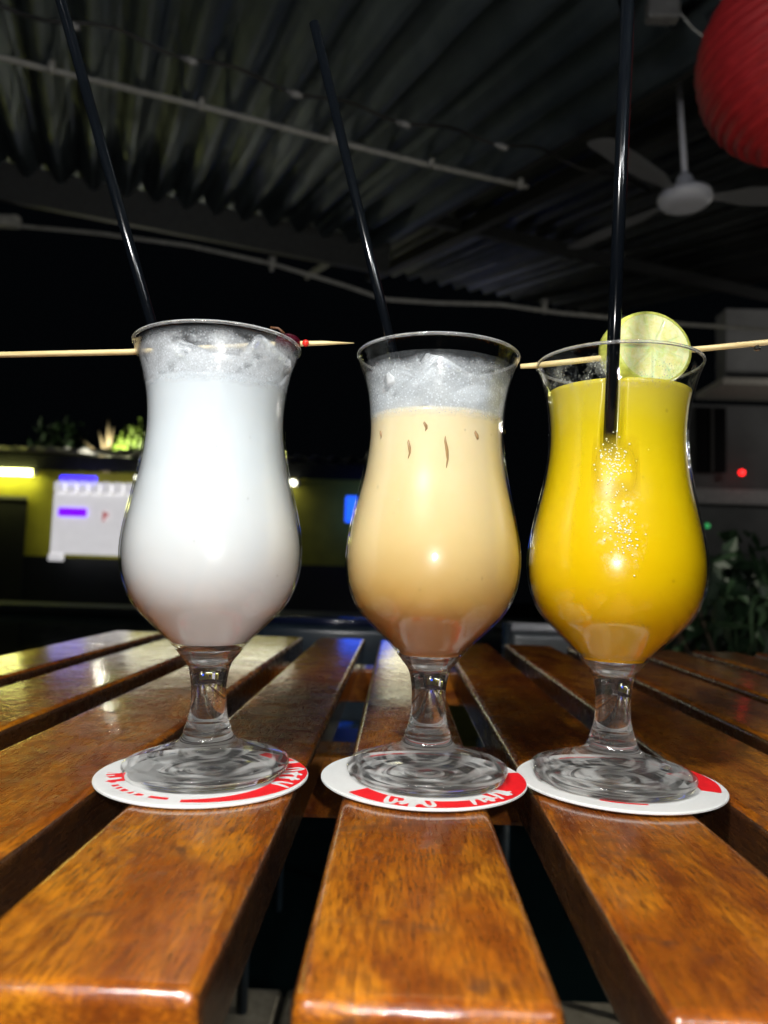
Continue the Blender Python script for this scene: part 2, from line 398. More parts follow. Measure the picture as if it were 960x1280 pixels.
# ------------------------------------------------------------------ roof
AZ = radians(23); EL = radians(10.5)
Mr = Matrix(((cos(AZ), -sin(AZ) * cos(EL), sin(AZ) * sin(EL), 0), (sin(AZ), cos(AZ) * cos(EL), -cos(AZ) * sin(EL), 0), (0, sin(EL), cos(EL), 1.55), (0, 0, 0, 1)))
# columns: w axis, s axis (up the slope), normal
rf = empty("roof", (0, 0, 0), kind='structure'); rf.matrix_world = Mr
def sheet_mat(name, c, c2):
    t = NT(name); v = t.coord(); f = t.noise(v, 1.6, 5, .65); f2 = t.noise(t.coord((40, 3, 3)), 1., 4)
    c_ = t.mix(t.g(f, .35, .65), c, c2); c_ = t.mix(t.math('MULTIPLY', t.g(f2, .55, .8), .35), c_, tuple(x * .4 for x in c))
    return t.surf(t.pr(Base_Color=c_, Roughness=.42, Metallic=.55, Normal=t.bump(f2, .12, .002)))
SHEET = sheet_mat("corrugated_sheet", (.15, .20, .235), (.27, .34, .39))
SHEET2 = sheet_mat("corrugated_sheet_dark", (.12, .135, .14), (.22, .235, .24))
def corrugated(name, w0, w1, s0, s1, zoff, mat, amp=.045, pitch=.19):
    bm = bmesh.new(); n = int((w1 - w0) / pitch * 10)
    A = []
    for i in range(n + 1):
        w = w0 + (w1 - w0) * i / n; c = cos(w * 2 * pi / pitch); z = zoff + amp * c
        A.append((bm.verts.new((w, s0, z)), bm.verts.new((w, s1, z))))
    for a, b in zip(A, A[1:]): bm.faces.new((a[0], b[0], b[1], a[1]))
    bmesh.ops.solidify(bm, geom=bm.faces[:], thickness=.004)
    return bm_obj(name, bm, mat, rf, True)
for i in range(6):
    w1 = 1.93 - i * .93
    corrugated("roof_sheet", w1 - .96, w1, 1.75, 5.15, .004 * (i % 2), SHEET)
    corrugated("roof_sheet", w1 - .96, w1, -2.6, 1.95, .055 + .004 * (i % 2), SHEET)
for i in range(4):
    corrugated("roof_sheet", 1.98 + i * .93, 2.94 + i * .93, -2., 7.5, .42 + .004 * (i % 2), SHEET2)
PIPE = plain("pale_pipe", (.42, .42, .40), .5)
PIPED = plain("dark_purlin", (.03, .033, .035), .6)
tag(tube("rafter", [(1.955, -2.5, .20), (1.955, 7.4, .20)], .045, PIPED, rf, n=4), None)
box("fascia_board", (1.94, -2.5, .03), (1.975, 5.15, .40), PIPED, rf)
for s_, r_ in ((4.98, .04), (-.4, .05)):
    box("purlin", (-4.5, s_ - r_, -.20), (1.93, s_ + r_, .02), PIPED, rf)
box("rafter", (2.6, -2, .26), (2.68, 7.4, .36), PIPED, rf)
for s_ in (2.2, 5.2): box("purlin", (1.99, s_, .30), (6, s_ + .08, .385), PIPED, rf)
def rp(w, s, h): return tuple(Mr @ Vector((w, s, h)))
pc = empty("ceiling_pipe", rp(-.5, 3.3, -.05), label="pale straight pipe running under the corrugated roof", cat="pipe")
o = tube("pipe", [(0, 0, 0)] + [tuple(Vector(rp(-3.5 + .7 * i, 3.3 + .01 * sin(i * 2.1), -.05 - .004 * (i % 3))) - pc.location) for i in range(0)] + [(0.01, 0, 0)], .001, PIPE, pc); bpy.data.objects.remove(o)
tube("pipe", [tuple(Vector(rp(-3.4 + .54 * i, 3.33 - .012 * i + .008 * sin(i * 2.3), -.05 - .006 * sin(i * 1.7))) - pc.location) for i in range(11)], .0125, PIPE, pc)
for w in (-.85, -.25, .35, .95, 1.45, 1.95):
    tube("clip", [tuple(Vector(rp(w, 3.31 - .012 * (w + 3.4) / .54, -.05 + d)) - pc.location) for d in (-.018, .03)], .016, PIPE, pc, n=6)
sagz = lambda u: 0
cab = empty("ceiling_pipe", (-.87, 4.6, 2.04), label="sagging pale conduit with a small clip crossing the dark opening under the roof", cat="pipe")
tube("conduit", [(x + .87, 0, z - 2.04) for x, z in ((-3.6, 2.38), (-2.65, 2.25), (-2.0, 2.205), (-1.4, 2.135), (-.87, 2.03), (-.4, 1.90), (-.14, 1.815), (.2, 1.80), (.6, 1.80), (.98, 1.755), (1.8, 1.70), (3, 1.66))], .013, PIPE, cab)
bm = bmesh.new(); add_tube(bm, [(0, 0, .03), (0, 0, -.06)], [.028, .012], 8); bm_obj("clip", bm, PIPE, cab, True)
bm = bmesh.new(); add_tube(bm, [(1.75, 0, -.20), (1.75, 0, -.29)], [.024, .012], 8); bm_obj("clip", bm, PIPE, cab, True)
bf = box("junction_box", (-2.95, 4.52, 2.21), (-2.50, 4.585, 2.285), plain("fitting_white", (.55, .55, .52), .5), bevel=.012)
tag(bf, "pale fitting at the left end of the sagging conduit", "light fitting")
# twisted dark string of small lamps along the roof
fs = empty("fairy_lights", rp(0, 2.45, -.16), label="dark twisted cable with small pale unlit lamps strung under the roof", cat="light string")
pts = []
for i in range(90):
    w = -2.6 + i * .055; ph_ = i * .8
    pts.append(tuple(Vector(rp(w, 2.62 + .012 * sin(ph_) - .03 * i / 90, -.13 + .012 * cos(ph_) - .03 * abs(sin(w * 1.9)))) - fs.location))
tube("cable", pts, .007, plain("black_cable", (.012, .012, .013), .4), fs, n=6)
for i in (22, 30, 37, 44, 51, 58, 66, 74):
    p = Vector(pts[i]); tube("lamp", [tuple(p + Vector((.0, 0, .0))), tuple(p + Vector((.035, 0, -.012))), tuple(p + Vector((.06, 0, -.02)))], [.006, .014, .008], plain("lamp_plastic_%d" % i, (.30, .30, .30), .3), fs, n=8)

# fluorescent batten under the roof, just above the picture
strip_e = empty("tube_light", (.0, 1.02, 1.66), label="fluorescent batten under the roof above the far end of the table", cat="tube light")
tube("tube", [(-.5, 0, 0), (.5, 0, 0)], .013, emit("batten_glow", (.95, .98, 1.), 2.6), strip_e)
box("housing", (-.55, -.03, .02), (.55, .03, .06), plain("batten_case", (.5, .5, .48), .5), strip_e)
tube("rod", [(0, 0, .06), (0, 0, .14)], .006, PIPED, strip_e)
# ceiling fan
fan = empty("ceiling_fan", (1.15, 3.0, 1.68), label="white three-blade ceiling fan on a long rod beside the red lantern", cat="fan")
FBL = plain("blade_grey", (.36, .37, .40), .4, var=.05)
FW = plain("fan_white", (.62, .64, .74), .35, var=.05)
bm = bmesh.new(); lathe(bm, smooth_profile([(0, -.035), (.075, -.034), (.105, -.012), (.108, .012), (.09, .03), (.05, .04), (.042, .06), (.03, .095), (.014, .11), (0, .111)], 4), 32)
bm_obj("motor", bm, FW, fan, True)
tube("rod", [(0, 0, .10), (-.028, 0, .56)], .0125, FW, fan)
bm = bmesh.new(); lathe(bm, [(0, .54), (.05, .56), (.05, .60), (0, .61)], 20); bm_obj("mount", bm, plain("mount_dark", (.05, .05, .05), .5), fan, True)
for a in (-4, 124, 220):
    bm = bmesh.new(); L = .60
    prof = [(.10, .022), (.17, .03), (.24, .055), (.45, .062), (L, .055), (L + .02, .03)]
    up = []; 
    for x, h in prof:
        tw = .012
        up.append([bm.verts.new((x, y, .008 - y * .20)) for y in (-h, 0, h)])
    for A, B in zip(up, up[1:]):
        for q in range(2): bm.faces.new((A[q], A[q + 1], B[q + 1], B[q]))
    bmesh.ops.solidify(bm, geom=bm.faces[:], thickness=.006)
    bm_obj("blade", bm, FBL, fan, True, rot=(0, 0, radians(a)))

# red paper lantern with ribs
ln = empty("paper_lantern", (.794, 1.45, 1.165), (radians(0), radians(-14), 0), label="round red ribbed paper lantern hanging at the top right corner", cat="lantern")
prof = []
R0 = .198; nr = 22
for i in range(nr * 6 + 1):
    a = pi * (.05 + .90 * i / (nr * 6)); rr = R0 * (1 + .030 * abs(sin(pi * i / 6)))
    prof.append((rr * sin(a), -rr * cos(a)))
bm = bmesh.new(); lathe(bm, prof, 64)
for v in bm.verts: v.co *= 1 + .006 * sin(v.co.x * 90 + v.co.z * 40) * sin(v.co.y * 70)
t = NT("red_paper"); f = t.noise(t.coord((10, 10, 60)), 3, 4)
RP = t.surf(t.pr(Base_Color=t.mix(t.g(f, .3, .7), (.28, .008, .012), (.44, .016, .02)), Roughness=.6, Subsurface_Weight=0., Normal=t.bump(f, .3, .004)))
bm_obj("shade", bm, RP, ln, True)
tube("cord", [(0, 0, .19), (.0, .0, .60)], .003, PIPED, ln, n=6)
for z in (-.1955, .1955):
    bm = bmesh.new(); lathe(bm, [(.026, z - .006), (.032, z - .006), (.032, z + .006), (.026, z + .006)], 24, True); bm_obj("rim", bm, PIPED, ln)
br = empty("roof_bracket", (.69, 1.95, 1.665), label="small grey bracket with loose wire beside the lantern", cat="bracket")
box("bracket", (-.05, -.02, -.03), (.04, .02, .03), plain("bracket_grey", (.12, .12, .12), .6), br, bevel=.008)
tube("wire", [(.04, 0, 0), (.08, 0, -.05), (.13, 0, -.09), (.125, 0, -.16)], .003, PIPE, br, n=6)

# chairs beyond the table
CH = plain("chair_plastic", (.012, .02, .03), .25); CHR = plain("chair_metal", (.6, .62, .65), .25, metal=.9)
def chair(x, y, w, mat, rail, label):
    e = empty("chair", (x, y, FL), label=label, cat="chair")
    bm = bmesh.new(); add_box(bm, (-w, -.03, .55), (w, .03, .735), bevel=.014, seg=3); bm_obj("backrest", bm, mat, e, True)
    bm = bmesh.new(); add_box(bm, (-w, .0, .42), (w, .42, .45), bevel=.01); bm_obj("seat", bm, mat, e)
    bm = bmesh.new(); add_tube(bm, [(-w, 0, .74), (w, 0, .74)], .010, 8); bm_obj("top_rail", bm, rail, e, True)
    for sx in (-1, 1):
        tube("leg", [(sx * w, 0, 0), (sx * w, 0, .748)], .011, CH, e, n=8); tube("leg", [(sx * w, .42, 0), (sx * w, .42, .43)], .011, CH, e, n=8)
chair(-.12, 1.47, .15, CH, plain("rail_dark", (.008, .012, .035), .2, coat=.5), "dark blue-black chair behind the table between the white and creamy drinks")
chair(.34, 1.50, .115, plain("grey_plastic", (.05, .055, .06), .3), plain("rail_white", (.4, .4, .42), .3), "grey chair with white top rail between the creamy and orange drinks")

# ------------------------------------------------------------------ table
tb = empty("slatted_table", (0, 0, 0), label="glossy varnished brown wooden slatted table under the three drinks", cat="table")
spans = [(-.392, -.320), (-.298, -.2235), (-.2015, -.1275), (-.107, -.0415), (-.0218, .042), (.0643, .130), (.1505, .216), (.236, .3015), (.322, .3875), (.408, .4735), (.494, .5595)]
rn = random.Random(5)
for i, (a, b) in enumerate(spans):
    w = (b - a) / 2; L = 1.038 - .1755
    bm = bmesh.new(); add_box(bm, (-w, -L / 2, -.026), (w, L / 2, 0), bevel=.0046, seg=5)
    for f in bm.faces: f.smooth = True
    o = bm_obj("plank", bm, WOOD, tb, loc=((a + b) / 2, .1755 + L / 2 + rn.uniform(-.0015, .0015), rn.uniform(-.0008, 0)), rot=(0, 0, rn.uniform(-.001, .001)))
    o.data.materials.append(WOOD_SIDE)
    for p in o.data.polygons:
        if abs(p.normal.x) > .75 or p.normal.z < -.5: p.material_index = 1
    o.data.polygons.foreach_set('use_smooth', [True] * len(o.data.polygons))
    md = o.modifiers.new("wn", 'WEIGHTED_NORMAL'); md.keep_sharp = False
    o.location.z += 0
for y in (.50, .93): box("cross_rail", (-.39, y, -.068), (.555, y + .045, -.0272), WOOD, tb, bevel=.003)
for x in (-.37, .53):
    for y in (.50, .93): box("leg", (x - .025, y - .005, FL + .003), (x + .025, y + .05, -.0685), WOOD, tb, bevel=.004)

# ------------------------------------------------------------------ coasters
t = NT("coaster_board"); f = t.noise(t.coord(), 500, 3)
CW = t.surf(t.pr(Base_Color=t.mix(f, (.66, .68, .665), (.72, .73, .715)), Roughness=.55, Normal=t.bump(f, .1, .0003)))
CR = plain("coaster_red", (.80, .012, .018), .45, var=.08, scale=200)
def coaster(x, y, ang, bands, letters, label):
    e = empty("coaster", (x, y, .0003), (0, 0, radians(ang)), label=label, cat="coaster", group="beer mats under the drinks")
    R = .0478; T = .0014
    bm = bmesh.new(); lathe(bm, [(0, 0), (R - .0005, 0), (R, .0004), (R, T - .0004), (R - .0005, T), (0, T)], 96); bm_obj("board", bm, CW, e)
    # red print: bands round the mat and a dot in the middle
    bm = bmesh.new(); z0 = T + .00008
    for a0, a1, r0, r1, r2, r3 in bands:
        n = 24; A = []
        for i in range(n + 1):
            k = i / n; a = radians(a0 + (a1 - a0) * k); ri = r0 + (r1 - r0) * k; ro = r2 + (r3 - r2) * k
            A.append((bm.verts.new((ri * cos(a), ri * sin(a), z0)), bm.verts.new((ro * cos(a), ro * sin(a), z0))))
        for p, q in zip(A, A[1:]): bm.faces.new((p[0], p[1], q[1], q[0]))
    bm_obj("red_print", bm, CR, e, kind="stuff")
    # white script strokes over the band
    bm = bmesh.new(); rr = random.Random(int(ang) + 3)
    def stroke(pts, w, zc=[0]):
        zc[0] += 1; TT = T + .00012 + .00001 * (zc[0] % 8)
        q = smooth_profile([(p[0] + 1, p[1]) for p in pts], 5); q = [Vector((p[0] - 1, p[1])) for p in q]
        vs = []
        for i, p in enumerate(q):
            d = (q[min(i + 1, len(q) - 1)] - q[max(i - 1, 0)]).normalized(); nrm = Vector((-d.y, d.x))
            ww = w * (.55 + .45 * sin(pi * i / (len(q) - 1))) / 2
            if p.length > R - .0022: p = p.normalized() * (R - .0022)
            vs.append((bm.verts.new((*(p + nrm * ww), TT)), bm.verts.new((*(p - nrm * ww), TT))))
        for a, b in zip(vs, vs[1:]): bm.faces.new((a[0], b[0], b[1], a[1]))
    for a in letters:
        c_, s_ = cos(radians(a)), sin(radians(a))
        P_ = lambda rr_, tt: ((.0405 + rr_) * c_ - tt * s_, (.0405 + rr_) * s_ + tt * c_)
        k = rr.choice((0, 1, 2))
        if k == 0: stroke([P_(-.004, -.002), P_(.002, -.001), P_(.005, .001), P_(.003, .003), P_(-.002, .002)], .0024)
        elif k == 1: stroke([P_(.005, -.003), P_(0, -.001), P_(-.004, .0), P_(-.002, .003), P_(.004, .003)], .0026)
        else: stroke([P_(-.005, 0), P_(0, .001), P_(.0045, -.001)], .0034); stroke([P_(.002, -.003), P_(.001, 0), P_(.002, .004)], .0020)
    bm_obj("white_lettering", bm, CW, e, kind="stuff")
    return e
GL = (-.0855, .349); GM = (.0166, .357); GR = (.1045, .3610)
coaster(GL[0] - .0005, GL[1] - .003, 0, [(-88, 8, .040, .033, .0432, .0474), (8, 30, .033, .036, .0474, .0472), (35, 62, .038, .040, .0468, .0455), (-172, -150, .0345, .0345, .0425, .0425), (-150, -96, .0385, .0385, .0415, .0410)], [-168, -158, -147, -136, -124, -112, -20, -6, 4, 14], "white and red beer mat under the white drink, leftmost of the three")
coaster(GM[0] - .0015, GM[1] - .002, 0, [(-138, -100, .034, .0375, .0445, .0470), (-96, -48, .0375, .040, .0468, .0470), (-48, 14, .036, .034, .0474, .0474), (60, 135, .040, .040, .0425, .0425)], [-112, -103, -97, -90, -60, -50, -40, -33], "white and red beer mat under the creamy drink, middle of the three")
coaster(GR[0] + .0035, GR[1] + .001, 0, [(-22, 26, .036, .030, .0445, .0474), (-118, -88, .0372, .0372, .0392, .0388), (34, 120, .040, .040, .0415, .0415)], [40, 52], "white and red beer mat under the orange drink, rightmost of the three")

# ------------------------------------------------------------------ hurricane glasses
OUT = [(.0100, .0485), (.0133, .053), (.0190, .060), (.0272, .0680), (.0355, .0770), (.0405, .0880), (.0422, .1000), (.0412, .1120), (.0380, .1280),
       (.0348, .1430), (.0330, .1600), (.0337, .1760), (.0362, .1890), (.0400, .2000)]
OUTP = smooth_profile(OUT, 6)
CAV = .054        # bottom of the cavity
def inner(z, th=.0009): return interp(OUTP, z) - th
def hurricane(x, y, rotx, roty, label, drink_mat, level, film_mat, film_top, drops=22, flat=False):
    e = empty("cocktail_glass", (x, y, .0018), (rotx, roty, random.uniform(0, 6)), label=label, cat="cocktail glass", group="hurricane glasses in a row")
    e.rotation_mode = 'XYZ'
    e.rotation_euler = (rotx, roty, 0)
    # bowl: two walls
    bm = bmesh.new()
    o_ = [p for p in OUTP if p[1] >= .0565]
    wall = o_[:-1] + [(.0398, .1990), (.0389, .1990)] + [(inner(z), z) for r, z in reversed(o_[:-1])]
    lathe(bm, wall, 96, closed=True); bm_obj("bowl", bm, THIN, e, True)
    bm = bmesh.new(); ring = [(.0392 + .0007 * cos(a), .1998 + .0008 * sin(a)) for a in [2 * pi * i / 12 for i in range(12)]]
    lathe(bm, ring, 128, closed=True); bm_obj("rim", bm, LIP, e, True)
    # stem and foot: one solid piece with a rounded cavity floor
    bm = bmesh.new()
    foot = smooth_profile([(.0372, .0018), (.0379, .0036), (.0374, .0054), (.0350, .0064), (.0300, .0080), (.0245, .0098), (.0190, .0118), (.0135, .0142), (.0112, .0175), (.0108, .0195),
                           (.0100, .0215), (.0088, .0260), (.0081, .0330), (.0083, .0410), (.0100, .0485), (.0133, .053), (.0158, .0563)], 5)
    prof = [(0, .0010), (.012, .0008), (.024, .0003), (.033, .0), (.0362, .0004), (.0370, .0012)] + foot + [(.0146, .0560), (.0120, .0535), (.0085, .0512), (.0040, .0497), (0, .0493)]
    lathe(bm, prof, 96); bm_obj("stem", bm, GLASS, e, True)
    # the drink
    d = [(0, .0578), (.008, .0578), (.0142, .0584)] if flat else [(0, .0498), (.0040, .0502), (.0085, .0517), (.0118, .0538), (.0140, .0562), (.0156, .0585)]
    zs = [.0590 + (level - .0590) * i / 60 for i in range(61)]
    d += [(inner(z, .0013), z) for z in zs if inner(z, .0013) > .0143] + [(inner(level, .0013) - .0006, level + .0002), (.02, level - .0006), (0, level - .0006)]
    bm = bmesh.new(); lathe(bm, d, 220); dr = bm_obj("drink", bm, drink_mat, e, True)
    if film_mat:
        bm = bmesh.new(); fz = [level - .006 + (film_top - level + .006) * i / 20 for i in range(21)]
        lathe(bm, [(inner(z, .0010), z) for z in fz], 96); bm_obj("foam_film", bm, film_mat, e, True)
    # small beads of condensation on the outside
    bm = bmesh.new(); rb_ = random.Random(int(x * 1e4)); nb_ = 0
    while nb_ < drops:
        z = rb_.uniform(.07, .196); a = rb_.uniform(-pi, 0); rr_ = interp(OUTP, z) + .00005; nb_ += 1
        q_ = rb_.uniform(.00018, .00055) * (1.5 if rb_.random() < .1 else 1)
        M_ = Matrix.Translation((rr_ * cos(a), rr_ * sin(a), z)) @ Matrix.Rotation(a, 4, 'Z') @ Matrix.Diagonal((.45, 1, rb_.uniform(1, 1.7), 1))
        bmesh.ops.create_icosphere(bm, subdivisions=2, radius=q_, matrix=M_)
    bm_obj("condensation", bm, DROP, e, True, kind='stuff')
    return e, dr
# white drink
t = NT("coconut_drink"); v = t.coord(); f = t.noise(v, 40, 3)
sx = t.n('SeparateXYZ'); t.l(v, sx.inputs[0]); f = t.math('ADD', t.math('MULTIPLY', f, .5), t.math('MULTIPLY', t.noise(t.coord((1, 1, .6)), 75, 4, .6, 1.), .5))
wc = t.ramp(t.g(sx.outputs[2], .06, .18), [(0, (.70, .665, .65)), (.25, (.71, .705, .705)), (.7, (.69, .725, .755)), (1, (.68, .72, .76))])
WHITE = t.surf(t.pr(Base_Color=t.mix(t.g(f, .38, .62, 0, .13), wc, (.50, .55, .60)), Roughness=.3, Subsurface_Weight=.6, Subsurface_Radius=(1, .9, .8),
                    Subsurface_Scale=.012, Coat_Weight=.2, Coat_Roughness=.06))
# coffee cream drink: browner at the bottom
t = NT("cream_drink"); v = t.coord(); f = t.noise(v, 35, 4, .6); sx = t.n('SeparateXYZ'); t.l(v, sx.inputs[0])
hz = t.math('ADD', sx.outputs[2], t.math('MULTIPLY', f, .016))
c = t.ramp(t.g(hz, .06, .19), [(0, (.36, .15, .05)), (.14, (.44, .20, .06)), (.24, (.60, .37, .11)), (.45, (.71, .53, .25)), (.8, (.77, .63, .38)), (1, (.80, .69, .47))])
CREAM = t.surf(t.pr(Base_Color=c, Roughness=.3, Subsurface_Weight=.35, Subsurface_Radius=(1, .7, .4), Subsurface_Scale=.008, Coat_Weight=.2, Coat_Roughness=.06))
# mango orange drink
t = NT("mango_drink"); v = t.coord(); f = t.noise(v, 30, 4, .6); sx = t.n('SeparateXYZ'); t.l(v, sx.inputs[0])
hz = t.math('ADD', sx.outputs[2], t.math('MULTIPLY', f, .012))
c = t.ramp(t.g(hz, .06, .19), [(0, (.74, .37, .0)), (.3, (.74, .47, .001)), (.7, (.70, .50, .003)), (.86, (.62, .47, .008)), (1, (.56, .46, .05))])
# pulp and tiny bubbles in a patch below the straw
dist = t.n('VectorMath'); dist.operation = 'DISTANCE'; mpp = t.coord((1.0, .45, .48)); dist.inputs[1].default_value = (-.009, -.015, .057)
t.l(mpp, dist.inputs[0]); patch = t.g(dist.outputs['Value'], .004, .0125, 1, 0)
sp = t.noise(v, 420, 3, .7, .6); sp2 = t.noise(v, 90, 3, .6, .8)
msk = t.math('MULTIPLY', t.math('MULTIPLY', t.g(sp, .46, .60), t.g(sp2, .44, .58)), patch)
c = t.mix(t.math('MULTIPLY', msk, .75), c, (.92, .84, .55))
MANGO = t.surf(t.pr(Base_Color=c, Roughness=.25, Subsurface_Weight=.3, Subsurface_Radius=(1, .8, .1), Subsurface_Scale=.01, Coat_Weight=.25, Coat_Roughness=.05))

gl, dl = hurricane(*GL, 0, radians(-1.3), "hurricane glass of opaque white coconut drink with a cherry pick across its rim", WHITE, .1795, film("frost_white", (.80, .83, .88), .26, .80, .1795, .1985), .1985, flat=True)
gm, dm = hurricane(*GM, 0, 0, "hurricane glass of creamy beige coffee drink with frothy film above it", CREAM, .1690, film("frost_cream", (.78, .82, .87), .20, .60, .1690, .1925), .1935)
gr, dr_ = hurricane(*GR, 0, radians(.4), "hurricane glass of bright orange-yellow drink with a lime slice on its rim", MANGO, .1850, film("frost_clear", (.75, .76, .68), .50, .45, .1850, .1970), .1960)
# the straw presses against the wall: no drink in front of it there
for v in dr_.data.vertices:
    z = v.co.z; sx = -.0083 - (z - .075) / .320 * .0057; sy = -.0108 - (z - .075) / .320 * .0570
    if v.co.y < 0 and .128 < z < .1862:
        dx = v.co.x - sx
        if dx < 0: f_ = max(0, min(1, (.0062 + dx) / .0016))
        else: f_ = max(0, min(1, (.0043 - dx) / .0010))
        f_ *= max(0, min(1, (z - .143) / .010))
        v.co.y += (max(v.co.y, sy + .0004) - v.co.y) * f_
t = NT("mango_veil"); v = t.coord(); sx = t.n('SeparateXYZ'); t.l(v, sx.inputs[0])
vc = t.ramp(t.g(sx.outputs[2], .06, .19), [(.6, (.71, .49, .002)), (.86, (.62, .47, .008)), (1, (.56, .46, .05))])
va = t.math('MULTIPLY', t.g(t.math('ADD', sx.outputs[2], t.math('MULTIPLY', t.noise(v, 160, 3), .006)), .149, .163, 1, 0), t.g(t.math('ABSOLUTE', t.math('ADD', sx.outputs[0], .0095)), .0055, .0105, 1, 0))
va = t.math('MULTIPLY', va, t.g(sx.outputs[2], .128, .140))
trn = t.n('BsdfTransparent'); mxs = t.n('MixShader'); t.l(va, mxs.inputs[0]); t.l(trn.outputs[0], mxs.inputs[1]); t.l(t.pr(Base_Color=vc, Roughness=.25, Subsurface_Weight=0.), mxs.inputs[2])
VEIL = t.surf(mxs.outputs[0])
bm = bmesh.new(); rows_ = []
for i in range(41):
    z = .127 + .058 * i / 40; rr_ = inner(z, .00118); rows_.append([bm.verts.new((rr_ * sin(a), -rr_ * cos(a), z)) for a in [-.62 + .64 * k / 24 for k in range(25)]])
for A, B in zip(rows_, rows_[1:]):
    for k in range(24): bm.faces.new((A[k], A[k + 1], B[k + 1], B[k]))
bm_obj("pulp_film", bm, VEIL, dr_, True)
bm = bmesh.new(); rb_ = random.Random(9)
for i in range(260):
    z = rb_.choice((rb_.gauss(.150, .005), rb_.gauss(.143, .004), rb_.gauss(.122, .005), rb_.gauss(.112, .005))); x = -.0095 + rb_.gauss(0, .0034) + .1 * (.13 - z); rad_ = inner(z, .0011)
    if abs(x) > rad_: continue
    bmesh.ops.create_icosphere(bm, subdivisions=1, radius=rb_.uniform(.00022, .00055), matrix=Matrix.Translation((x, -math.sqrt(rad_ ** 2 - x * x) + .0001, z)))
bm_obj("bubbles", bm, plain("bubble_froth", (.85, .82, .62), .12, coat=.5), dr_, True, kind='stuff')
# narrow dark gaps between ice cubes at the wall of the creamy drink
GAP = plain("dark_coffee", (.33, .20, .085), .3)
def on_wall(ang, z, dr=.0): r = inner(z, .0011) + dr; return (r * sin(ang), -r * cos(ang), z)
for ang, z, h, w in ((-.42, .1500, .010, .0008), (.10, .1490, .0170, .00075), (.56, .1570, .0052, .0010), (-.20, .1600, .0050, .0008), (-.98, .158, .005, .0008)):
    bm = bmesh.new(); p = [on_wall(ang + .02 * sin(i * 1.3), z + h * (i / 4 - .5) * 2 * .5, -.0005 - .0002 * sin(i * 2.)) for i in range(5)]
    add_tube(bm, p, [w * .4, w * .9, w, w * .8, w * .3], 8); bm_obj("coffee_streak", bm, GAP, dm, True)

def ice_cube(loc, s, seed, label):
    rr = random.Random(seed); bm = bmesh.new(); add_box(bm, (-s, -s * .9, -s), (s, s * .9, s), bevel=s * .32, seg=3)
    for v in bm.verts: v.co += Vector([rr.uniform(-1, 1) * s * .05 for _ in range(3)])
    return bm_obj("ice_cube", bm, ICE, None, True, loc=loc, rot=[rr.uniform(-.6, .6) for _ in range(3)], label=label, cat="ice cube", group="ice in the drinks")
ice_cube((GL[0] + .018, GL[1] - .004, .1925), .0105, 1, "ice cube rising over the right rim of the white drink, below the cherry")
ice_cube((GL[0] - .016, GL[1] - .0130, .1875), .0100, 2, "ice cube floating at the left in the white drink")
ice_cube((GL[0] + .003, GL[1] - .014, .1850), .0085, 5, "ice cube near the front wall at the middle of the white drink")
ice_cube((GM[0] - .015, GM[1] - .0165, .1800), .0098, 3, "ice cube at the left beside the straw in the creamy drink")
ice_cube((GM[0] + .000, GM[1] - .0150, .1860), .0102, 4, "ice cube standing highest at the middle of the creamy drink")
ice_cube((GM[0] + .0165, GM[1] - .0130, .1785), .0100, 6, "ice cube at the right side of the creamy drink")

# ------------------------------------------------------------------ straws
t = NT("black_straw"); f = t.noise(t.coord((1, 1, .1)), 200, 2)
STR = t.surf(t.pr(Base_Color=t.mix(f, (.001, .0015, .002), (.003, .004, .006)), Roughness=.14, Specular_IOR_Level=.45))
def straw(p0, p1, r, label, bend=False):
    p0 = Vector(p0); p1 = Vector(p1); L = (p1 - p0).length
    e = empty("straw", p0, label=label, cat="straw", group="black straws"); q = (p1 - p0).to_track_quat('Z', 'Y'); e.rotation_euler = q.to_euler()
    bm = bmesh.new(); lathe(bm, [(r, 0), (r, L), (r * .88, L), (r * .88, 0)], 24, True); bm_obj("tube", bm, STR, e, True)
    if bend:
        prof = []
        for i in range(9): prof += [(r * 1.02, L - .004 + i * .002), (r * 1.22, L - .003 + i * .002)]
        bm = bmesh.new(); lathe(bm, prof, 24); bm_obj("pleats", bm, plain("straw_pleats", (.05, .05, .055), .12, metal=.6), e, True)
    return e
straw((-.0800, .362, .075), (-.1735, .335, .372), .0026, "black straw leaning far left out of the white drink", True)
straw((.030, .362, .072), (-.0485, .336, .3585), .0024, "black straw leaning left out of the creamy drink")
straw((.0962, .3502, .075), (.0905, .2932, .395), .0029, "black straw standing nearly upright in the orange drink")

# ------------------------------------------------------------------ picks and garnish
t = NT("bamboo"); f = t.noise(t.coord((2, 60, 60)), 20, 4)
BAM = t.surf(t.pr(Base_Color=t.mix(t.g(f, .3, .7), (.62, .46, .20), (.80, .66, .36)), Roughness=.45, Normal=t.bump(f, .2, .0003)))
pk = tag(tube("skewer", [(-.27, .352, .1925), (-.137, .356, .2003), (-.060, .361, .2080), (-.041, .362, .2093), (-.0255, .363, .2101)], [.0015, .0015, .0015, .0012, .0002], BAM, n=10),
         "bamboo skewer lying across the rim of the white drink with its point at the right", "skewer")
pk2 = tag(tube("skewer", [(.0585, .366, .2013), (.066, .366, .2020), (.1045, .366, .2075), (.1500, .366, .2130), (.27, .366, .2285)], [.0012, .0015, .0015, .0015, .0015], BAM, n=10),
          "bamboo skewer through the lime slice on the orange drink", "skewer")
bm = bmesh.new(); bmesh.ops.create_uvsphere(bm, u_segments=10, v_segments=8, radius=.0017); bm_obj("water_drop", bm, GLASS, None, True, loc=(.1762, .3655, .2138), label="clear water drop hanging under the right end of the skewer", cat="water drop")
ch = empty("cherry", (-.0585, .361, .2085), label="small dark red cherry on the skewer at the rim of the white drink", cat="cherry")
bm = bmesh.new(); bmesh.ops.create_uvsphere(bm, u_segments=24, v_segments=16, radius=.0058)
